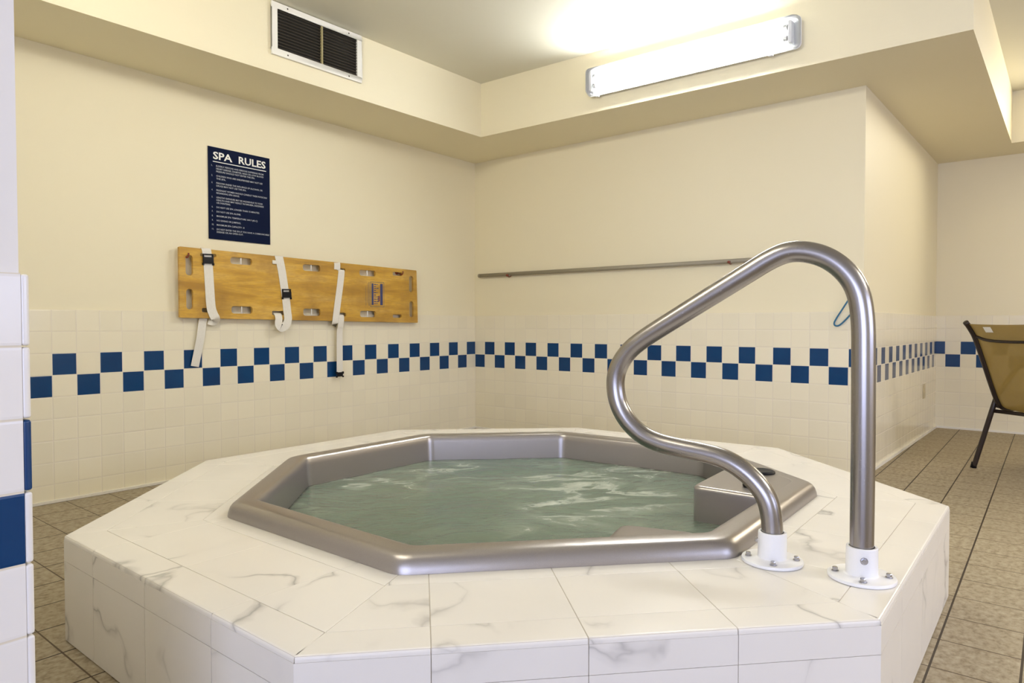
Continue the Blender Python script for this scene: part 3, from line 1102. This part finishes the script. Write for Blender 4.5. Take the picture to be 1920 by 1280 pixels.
def buckle(parent, y, z, ang=0.0, w=0.062, h=0.066, half=False):
    """side-release buckle lying on a strap"""
    bm = bmesh.new()
    ca, sa = math.cos(ang), math.sin(ang)
    X0 = 0.0425
    def bb(y0, y1, z0, z1, x0, x1, mi=0):
        n0 = len(bm.verts)
        box(bm, (X0 + x0, y0, z0), (X0 + x1, y1, z1), mi)
        bm.verts.ensure_lookup_table()
        for v in bm.verts[n0:]:
            yy, zz = v.co.y, v.co.z
            v.co.y = y + yy * ca - zz * sa
            v.co.z = z + yy * sa + zz * ca
    if not half:
        bb(-w / 2, w / 2, -h * 0.35, h * 0.22, 0.0, 0.012)
        bb(-w / 2, w / 2, h * 0.40, h * 0.50, 0.0, 0.010)
        bb(-w / 2, -w / 2 + 0.007, h * 0.2, h * 0.42, 0.0, 0.009)
        bb(w / 2 - 0.007, w / 2, h * 0.2, h * 0.42, 0.0, 0.009)
        bb(-w / 2 - 0.004, -w / 2 + 0.006, -h * 0.5, -h * 0.30, 0.0, 0.009)
        bb(w / 2 - 0.006, w / 2 + 0.004, -h * 0.5, -h * 0.30, 0.0, 0.009)
    else:
        bb(-w * 0.36, w * 0.36, -h * 0.30, h * 0.30, 0, 0.009)
        bb(-w / 2, -w * 0.30, h * 0.05, h * 0.38, 0, 0.008)
        bb(w * 0.30, w / 2, h * 0.05, h * 0.38, 0, 0.008)
        bb(-w / 2, -w * 0.32, -h * 0.42, -h * 0.20, 0, 0.008)
        bb(w * 0.32, w / 2, -h * 0.42, -h * 0.20, 0, 0.008)
    o = link('buckle', bm, m_black, parent, bevel=(0.0015, 2))
    o['label'] = 'black side-release buckle'
    return o


xs_ = BX1 + 0.0022
# first strap: over the top edge, buckle, down to the lower slot, tail hanging below
st = ribbon([(BX0 - 0.003, -2.392, 1.318), (0.030, -2.392, 1.338), (xs_, -2.391, 1.328), (xs_, -2.385, 1.285), (xs_, -2.380, 1.22), (xs_, -2.374, 1.107), (xs_ + 0.002, -2.368, 1.000),
             (xs_ + 0.004, -2.356, 0.955), (xs_ + 0.003, -2.342, 0.928), (0.030, -2.346, 0.914), (BX0 - 0.004, -2.368, 0.922)], 0.055, 'strap', board)
buckle(st, -2.384, 1.272, 0.03)
tail = ribbon([(BX0 - 0.006, -2.395, 0.955), (BX0 - 0.004, -2.405, 0.915), (0.018, -2.418, 0.826), (0.013, -2.434, 0.735), (0.010, -2.451, 0.650)], 0.048, 'strap_tail', st)
# middle strap: slants right to the buckle, folds under the edge and comes back up through the slot
st = ribbon([(BX0 - 0.003, -1.918, 1.305), (0.031, -1.918, 1.329), (xs_ + 0.001, -1.917, 1.318), (xs_, -1.898, 1.235), (xs_, -1.884, 1.150), (xs_, -1.872, 1.075), (xs_, -1.862, 0.985),
             (xs_ + 0.003, -1.858, 0.930), (xs_ + 0.004, -1.872, 0.892), (xs_ + 0.006, -1.900, 0.878)], 0.056, 'strap', board)
buckle(st, -1.868, 1.089, 0.03)
bm = bmesh.new()
fold = ribbon([(xs_ + 0.010, -1.888, 0.880), (xs_ + 0.016, -1.915, 0.872), (xs_ + 0.014, -1.934, 0.895), (xs_ + 0.012, -1.930, 0.925), (xs_ + 0.006, -1.930, 0.950), (BX1 - 0.006, -1.930, 0.966)], 0.050, 'strap_tail', st)
bm.free()
bm = bmesh.new(); box(bm, (xs_, -1.968, 1.276), (xs_ + 0.008, -1.935, 1.300))
link('strap_knot', bm, m_web, st, bevel=(0.004, 3))
# third strap: short loop at the top, slants left, knot below the edge and a long tail with half a buckle
st = ribbon([(BX0 - 0.003, -1.470, 1.300), (0.031, -1.470, 1.323), (xs_, -1.469, 1.312), (xs_, -1.470, 1.272)], 0.050, 'strap_loop', board)
st = ribbon([(BX1 - 0.010, -1.434, 1.274), (xs_, -1.434, 1.262), (xs_, -1.444, 1.180), (xs_, -1.464, 1.060), (xs_ + 0.001, -1.481, 0.960), (xs_ + 0.002, -1.490, 0.906), (0.030, -1.486, 0.898), (BX0 - 0.003, -1.478, 0.905)], 0.052, 'strap', board)
tail = ribbon([(BX1 - 0.006, -1.436, 0.962), (xs_ + 0.002, -1.438, 0.945), (xs_ + 0.006, -1.444, 0.915), (xs_ + 0.002, -1.446, 0.880), (0.034, -1.446, 0.840), (0.034, -1.447, 0.700), (0.034, -1.448, 0.560)], 0.050, 'strap_tail', st, wscale=(0.9, 1.02))
bk = buckle(st, -1.449, 0.548, 0.0, 0.064, 0.050, half=True)
bk.location.x -= 0.009
# printed stamp
stamp_mats = [m_stamp_blue, m_stamp_grey, m_stamp_red]
bm = bmesh.new()
xq = BX1 + 0.0003
def sq(y0, y1, z0, z1, mi): box(bm, (BX1 - 0.0002, y0, z0), (xq, y1, z1), mi)
sq(-1.180, -1.050, 1.200, 1.204, 1); sq(-1.180, -1.050, 1.022, 1.026, 1); sq(-1.054, -1.050, 1.026, 1.200, 1)
sq(-1.180, -1.176, 1.026, 1.200, 1)
sq(-1.088, -1.064, 1.036, 1.192, 0); sq(-1.168, -1.150, 1.036, 1.192, 0)
sq(-1.194, -1.189, 1.03, 1.20, 1); sq(-1.206, -1.203, 1.05, 1.19, 1); sq(-1.222, -1.219, 1.03, 1.17, 1)
random.seed(4)
zz = 1.045
while zz < 1.188:
    hgt = random.choice((0.008, 0.012, 0.010))
    sq(-1.146, -1.128, zz, zz + hgt * 0.55, 0)
    if random.random() < 0.7: sq(-1.128, -1.108, zz + 0.001, zz + 0.0045, 0)
    if random.random() < 0.6: sq(-1.112, -1.104, zz, zz + hgt, 0)
    zz += hgt + 0.005
sq(-1.104, -1.092, 1.062, 1.104, 2)
link('stamp', bm, stamp_mats, board)['label'] = 'faded blue ink stamp'


# vinyl hooks that carry the board
def hook(y, z, label, group):
    bm = bmesh.new()
    pts = catmull([(-TH + 0.004, y - 0.004, z + 0.012), (0.020, y - 0.003, z + 0.006), (0.040, y, z - 0.004), (0.052, y + 0.002, z - 0.002), (0.058, y + 0.003, z + 0.010), (0.058, y + 0.003, z + 0.020)], 6)
    tube(bm, pts, 0.0045, 12)
    lathe(bm, [(0.014, 0), (0.014, 0.003), (0.008, 0.006), (0, 0.006)], (-TH + 0.0005, y - 0.004, z + 0.012), 'x', 20)
    o = link('wall_hook', bm, m_red, smooth=True)
    tag(o, label, 'hook', group)
    return o


hook(-2.506, 1.280, 'red coated hook through the left end of the spine board', 'hooks holding the spine board')
hook(-0.884, 1.276, 'red coated hook through the right end of the spine board', 'hooks holding the spine board')

# ------------------------------------------------------------------ reach pole on the back wall
pole = thing('reach_pole', 'long thin grey pole mounted level along the back wall', 'pole', (1.24, -0.02, 1.306))
bm = bmesh.new(); tube(bm, [(0.072, -0.022, 1.309), (2.41, -0.022, 1.304)], 0.0150, 20)
link('shaft', bm, m_alu, pole, smooth=True)
bm = bmesh.new(); tube(bm, [(0.062, -0.022, 1.309), (0.080, -0.022, 1.309)], 0.0158, 20)
link('end_cap', bm, m_alu, pole, smooth=True)
for i, xh in enumerate((0.395, 2.25)):
    bm = bmesh.new()
    tube(bm, catmull([(xh, TH - 0.002, 1.296), (xh, -0.012, 1.288), (xh, -0.024, 1.2862), (xh, -0.038, 1.290), (xh, -0.046, 1.302)], 6), 0.0040, 12)
    lathe(bm, [(0.0085, -0.010), (0.0085, 0.008), (0, 0.010)], (xh, -0.046, 1.297), 'y', 14)
    o = link('wall_hook', bm, m_red, smooth=True)
    tag(o, ('small red-tipped hook under the left end of the grey pole', 'red-tipped hook under the right end of the grey pole behind the rail')[i], 'hook')
# blue cord loop by the wall corner
cl = [(3.012, -0.012, 1.128), (2.985, -0.012, 1.085), (2.955, -0.014, 1.035), (2.915, -0.014, 0.968), (2.888, -0.013, 0.922), (2.879, -0.012, 0.900), (2.884, -0.012, 0.886),
      (2.902, -0.012, 0.885), (2.925, -0.012, 0.902), (2.955, -0.013, 0.935), (2.988, -0.014, 0.978), (3.008, -0.013, 1.015), (3.018, -0.012, 1.060), (3.018, -0.012, 1.105)]
n = len(cl); cp = []
for i in range(n):
    p0, p1, p2, p3 = (Vector(cl[(i + j) % n]) for j in (-1, 0, 1, 2))
    for k in range(5):
        t = k / 5
        cp.append(0.5 * ((2 * p1) + (p2 - p0) * t + (2 * p0 - 5 * p1 + 4 * p2 - p3) * t * t + (3 * p1 - p0 - 3 * p2 + p3) * t ** 3))
bm = bmesh.new(); tube(bm, cp, 0.0048, 10, closed=True)
o = link('cord_loop', bm, m_bluecord, smooth=True)
tag(o, 'thin blue cord loop hanging on the back wall behind the steel rail post', 'cord')
bm = bmesh.new()
tube(bm, catmull([(3.014, TH, 1.124), (3.014, -0.012, 1.118), (3.014, -0.024, 1.122), (3.014, -0.026, 1.134)], 5), 0.003, 10)
o = link('cord_hook', bm, m_nickel, smooth=True)
tag(o, 'small metal wall hook carrying the blue cord loop', 'hook')

# ------------------------------------------------------------------ vent grille on the left soffit fascia
def fx(y):  # x of the fascia at y
    t = (y - FA0.y) / (FA1.y - FA0.y)
    return FA0.x + (FA1.x - FA0.x) * t


vent = thing('vent_grille', 'white framed air vent with dark louvers high on the left bulkhead', 'vent', (fx(-1.97), -1.97, 2.515))
vy0, vy1, vz0, vz1 = -2.272, -1.668, 2.372, 2.660
oy0, oy1, oz0, oz1 = -2.236, -1.703, 2.406, 2.628
sl = (fx(vy1) - fx(vy0)) / (vy1 - vy0)


def vbox(bm, y0, y1, z0, z1, d0, d1):
    n0 = len(bm.verts)
    box(bm, (d0, y0, z0), (d1, y1, z1))
    bm.verts.ensure_lookup_table()
    for v in bm.verts[n0:]: v.co.x += fx(v.co.y)


bm = bmesh.new()
vbox(bm, vy0, vy1, vz0, oz0, 0.001, 0.016); vbox(bm, vy0, vy1, oz1, vz1, 0.001, 0.016)
vbox(bm, vy0, oy0, oz0, oz1, 0.001, 0.016); vbox(bm, oy1, vy1, oz0, oz1, 0.001, 0.016)
bmesh.ops.remove_doubles(bm, verts=bm.verts, dist=1e-5)
link('frame', bm, m_vent_white, vent, bevel=(0.003, 2))
bm = bmesh.new(); vbox(bm, oy0 - 0.005, oy1 + 0.005, oz0 - 0.005, oz1 + 0.005, 0.0008, 0.002)
link('backing', bm, m_duct_shade, vent)
NL = 13
for i in range(NL):
    zc = oz0 + (oz1 - oz0) * (i + 0.5) / NL
    bm = bmesh.new()
    A = []
    for (d, dz) in ((0.003, 0.0045), (0.0125, -0.0045), (0.0135, -0.0035), (0.004, 0.0055)):
        for y in (oy0, oy1): A.append(bm.verts.new((fx(y) + d, y, zc + dz)))
    for k in range(4):
        a, b2 = 2 * k, 2 * ((k + 1) % 4)
        bm.faces.new((A[a], A[a + 1], A[b2 + 1], A[b2]))
    link('louver', bm, m_vent_dark, vent)
bm = bmesh.new()
ym = (oy0 + oy1) / 2 + 0.018
vbox(bm, ym - 0.005, ym + 0.005, oz0, oz1, 0.002, 0.0155)
link('mullion', bm, plain('tarnished_mullion', (0.33, 0.28, 0.14), 0.5), vent)
for (y, z) in ((-2.175, vz1 - 0.016), (-1.765, vz1 - 0.016), (-2.175, vz0 + 0.017), (-1.765, vz0 + 0.017)):
    bm = bmesh.new(); lathe(bm, [(0.0045, 0), (0.0045, 0.001), (0.003, 0.0022), (0, 0.0022)], (fx(y) + 0.0158, y, z), 'x', 14)
    link('screw', bm, m_vent_dark, vent)

# ------------------------------------------------------------------ fluorescent fixture on the back fascia
def fy(x):
    t = (x - FA0.x) / (FB1.x - FA0.x)
    return FA0.y + (FB1.y - FA0.y) * t


lx0, lx1, lz0, lz1 = 1.512, 2.828, 2.366, 2.546
lamp = thing('fluorescent_light', 'lit twin-tube fluorescent wall light with clear cover on back bulkhead', 'light fixture', ((lx0 + lx1) / 2, fy(2.17), 2.455))


def lpoly(x0, x1, z0, z1, r, seg=5):
    return rrect(x0, x1, z0, z1, r, seg)


def lring(bm, rows, cap0=False, cap1=False):
    """rows: list of (outline pts (x,z), depth from fascia)"""
    R_ = []
    for pts_, d in rows:
        R_.append([bm.verts.new((x, fy(x) - d, z)) for x, z in pts_])
    n = len(R_[0])
    for A, B in zip(R_, R_[1:]):
        for k in range(n): bm.faces.new((A[k], A[(k + 1) % n], B[(k + 1) % n], B[k]))
    if cap0: bm.faces.new(R_[0][::-1])
    if cap1: bm.faces.new(R_[-1])


# tray: shallow dish with lip
bm = bmesh.new()
lring(bm, [(lpoly(lx0 + .012, lx1 - .012, lz0 + .012, lz1 - .012, .024), 0.001), (lpoly(lx0 + .012, lx1 - .012, lz0 + .012, lz1 - .012, .024), 0.022),
           (lpoly(lx0, lx1, lz0, lz1, .030), 0.024), (lpoly(lx0, lx1, lz0, lz1, .030), 0.036),
           (lpoly(lx0 + .014, lx1 - .014, lz0 + .014, lz1 - .014, .022), 0.036), (lpoly(lx0 + .016, lx1 - .016, lz0 + .016, lz1 - .016, .022), 0.012)], True, True)
link('tray', bm, m_fixture, lamp, smooth=False)
# clear cover
bm = bmesh.new()
lring(bm, [(lpoly(lx0 + .003, lx1 - .003, lz0 + .003, lz1 - .003, .028), 0.037), (lpoly(lx0 + .004, lx1 - .004, lz0 + .004, lz1 - .004, .028), 0.058),
           (lpoly(lx0 + .012, lx1 - .012, lz0 + .012, lz1 - .012, .024), 0.082), (lpoly(lx0 + .030, lx1 - .030, lz0 + .030, lz1 - .030, .020), 0.094)], False, True)
cov = link('cover', bm, m_lens, lamp, smooth=False)
cov['label'] = 'clear plastic cover'
for zc in (lz0 + 0.062, lz1 - 0.062):
    xa, xb = lx0 + 0.075, lx1 - 0.085
    bm = bmesh.new()
    tube(bm, [(xa, fy(xa) - 0.052, zc), (xb, fy(xb) - 0.052, zc)], 0.0165, 20)
    t_ = link('lamp_tube', bm, m_lamp, lamp, smooth=True)
    t_['label'] = 'glowing white tube'
    for xe, s in ((xa, -1), (xb, 1)):
        bm = bmesh.new()
        lathe(bm, [(0.0168, 0), (0.0168, 0.020), (0.012, 0.022), (0, 0.022)], (xe, fy(xe) - 0.052, zc), (s, 0, 0), 20)
        link('tube_cap', bm, m_nickel, t_, smooth=False)
for xe in (lx0 + 0.040, lx1 - 0.050):
    bm = bmesh.new(); box(bm, (xe - 0.010, fy(xe) - 0.068, lz0 + 0.030), (xe + 0.010, fy(xe) - 0.012, lz1 - 0.030))
    link('lamp_holder', bm, m_fixture, lamp, bevel=(0.004, 2))
for xe in (lx0 + 0.075, lx1 - 0.155):
    bm = bmesh.new(); box(bm, (xe - 0.012, fy(xe) - 0.048, lz0 - 0.011), (xe + 0.012, fy(xe) - 0.026, lz0 + 0.002))
    link('clip', bm, m_fixture, lamp, bevel=(0.004, 2))

# ------------------------------------------------------------------ wall plate on the return wall
dD = Vector((XD1 - XD0, YF, 0)).normalized(); nD = Vector((dD.y, -dD.x, 0))
bm = bmesh.new()
pc = Vector((XD0, 0, 0)) + dD * 1.940
for (s0, s1, z0, z1, d0, d1) in ((-0.036, 0.036, 0.300, 0.415, 0.0008, 0.006),):
    pts8 = []
    for z in (z0, z1):
        for s, d in ((s0, d0), (s1, d0), (s1, d1), (s0, d1)):
            q = pc + dD * s + nD * d; pts8.append(bm.verts.new((q.x, q.y, z)))
    for f in ((0, 3, 2, 1), (4, 5, 6, 7), (0, 1, 5, 4), (1, 2, 6, 5), (2, 3, 7, 6), (3, 0, 4, 7)):
        bm.faces.new([pts8[i] for i in f])
o = link('cover_plate', bm, m_beige_plastic, bevel=(0.0015, 2))
tag(o, 'small ivory cover plate low on the tiled return wall', 'wall plate')

# ------------------------------------------------------------------ patio chair on the right
chair = thing('patio_chair', 'brown framed patio chair with olive mesh sling seen from behind', 'chair', (3.80, 0.80, 0))
fd = Vector((0.55, 0.835, 0)).normalized()      # the way the chair faces
sd = Vector((fd.y, -fd.x, 0))                   # towards its right-hand side
C0 = Vector((3.545, 0.74, 0)) + sd * 0.092                   # rear left foot
WCH = 0.56


def cp_(s, f, z): return C0 + sd * s + fd * f + Vector((0, 0, z))


def side_path(s):
    # back stile top -> seat -> front knee
    return [cp_(s, -0.285, 0.905), cp_(s, -0.250, 0.870), cp_(s, -0.205, 0.810), cp_(s, -0.145, 0.690), cp_(s, -0.070, 0.530), cp_(s, -0.020, 0.435), cp_(s, 0.025, 0.390),
            cp_(s, 0.12, 0.378), cp_(s, 0.30, 0.395), cp_(s, 0.45, 0.412), cp_(s, 0.50, 0.400)]


for s in (0.035, WCH - 0.035):
    bm = bmesh.new(); tube(bm, catmull(side_path(s), 5), 0.0155, 14)
    link('side_rail', bm, m_frame, chair, smooth=True)
for s, o_ in ((0.0, -0.092), (WCH, 0.092)):
    si = 0.03 if s == 0 else WCH - 0.03
    bm = bmesh.new(); tube(bm, catmull([cp_(s + o_, -0.04, 0.0), cp_(s + o_ * 0.5, -0.02, 0.20), cp_(s, 0.0, 0.40), cp_(s, 0.04, 0.47), cp_(s, 0.17, 0.60), cp_(s, 0.22, 0.632), cp_(s, 0.38, 0.632), cp_(s, 0.45, 0.61)], 5), 0.0145, 14)
    tube(bm, [cp_(s, 0.0, 0.40), cp_(si, 0.03, 0.388)], 0.010, 10)
    lg = link('leg', bm, m_frame, chair, smooth=True)
    bm = bmesh.new(); tube(bm, [cp_(s + o_, -0.042, 0.0), cp_(s + o_, -0.032, 0.035)], 0.0170, 14)
    link('foot_cap', bm, m_black, lg, smooth=True)
    bm = bmesh.new(); tube(bm, catmull([cp_(s + o_, 0.52, 0.0), cp_(s, 0.49, 0.20), cp_(s, 0.465, 0.42), cp_(s, 0.45, 0.58), cp_(s, 0.44, 0.612)], 5), 0.0145, 14)
    lg = link('leg', bm, m_frame, chair, smooth=True)
    bm = bmesh.new(); tube(bm, [cp_(s + o_, 0.522, 0.0), cp_(s + o_, 0.518, 0.035)], 0.0170, 14)
    link('foot_cap', bm, m_black, lg, smooth=True)
    bm = bmesh.new(); box(bm, (-0.022, -0.14, -0.009), (0.022, 0.14, 0.009))
    mt = Matrix.Translation(cp_(s, 0.31, 0.648)) @ Matrix(((sd.x, fd.x, 0), (sd.y, fd.y, 0), (0, 0, 1))).to_4x4()
    bmesh.ops.transform(bm, matrix=mt, verts=bm.verts)
    link('armrest', bm, m_frame, chair, bevel=(0.008, 3))
bm = bmesh.new()
tube(bm, catmull([cp_(0.035, -0.210, 0.825), cp_(WCH * 0.22, -0.225, 0.800), cp_(WCH * 0.5, -0.235, 0.793), cp_(WCH * 0.78, -0.225, 0.800), cp_(WCH - 0.035, -0.210, 0.825)], 6), 0.0085, 10)
link('back_crossbar', bm, m_frame, chair, smooth=True)
for f, z in ((0.0, 0.365), (0.44, 0.375)):
    bm = bmesh.new(); tube(bm, [cp_(0.0, f, z), cp_(WCH, f, z)], 0.0115, 12)
    link('seat_crossbar', bm, m_frame, chair, smooth=True)
# sling: one mesh sheet over back and seat, sagging between the rails
bm = bmesh.new()
sp = catmull(side_path(0.0), 5)[2:]
NS = 14
rows = []
for p in sp:
    row = []
    for k in range(NS + 1):
        t = k / NS
        s = 0.040 + (WCH - 0.080) * t
        sag = 4 * t * (1 - t)
        q = p + sd * s
        zf = (p.z - 0.385) / 0.5
        q = q + Vector((0, 0, -0.020 * sag * (1 if zf < 0.3 else 0.3))) + fd * (-0.012 * sag * (1 if zf > 0.2 else 0))
        row.append(bm.verts.new(q))
    rows.append(row)
for A, B in zip(rows, rows[1:]):
    for k in range(NS): bm.faces.new((A[k], A[k + 1], B[k + 1], B[k]))
so = link('sling', bm, m_sling, chair, smooth=True)
sm = so.modifiers.new('solid', 'SOLIDIFY'); sm.thickness = 0.0022; sm.offset = 0
# white care tag on the back of the sling
bm = bmesh.new()
c1 = cp_(0.160, -0.262, 0.868)
bu = (cp_(0, -0.285, 0.905) - cp_(0, -0.205, 0.810)).normalized(); nb_ = sd.cross(bu).normalized()
if nb_.dot(fd) > 0: nb_ = -nb_
vs = []
for dn in (0.0, 0.001):
    for a, b2 in ((-0.022, -0.020), (0.022, -0.020), (0.022, 0.020), (-0.022, 0.020)):
        vs.append(bm.verts.new(c1 + nb_ * (0.010 + dn) + sd * a + bu * b2))
for f in ((0, 1, 2, 3), (4, 7, 6, 5), (0, 4, 5, 1), (1, 5, 6, 2), (2, 6, 7, 3), (3, 7, 4, 0)):
    bm.faces.new([vs[i] for i in f])
link('care_tag', bm, m_letter, chair)['label'] = 'white care tag'
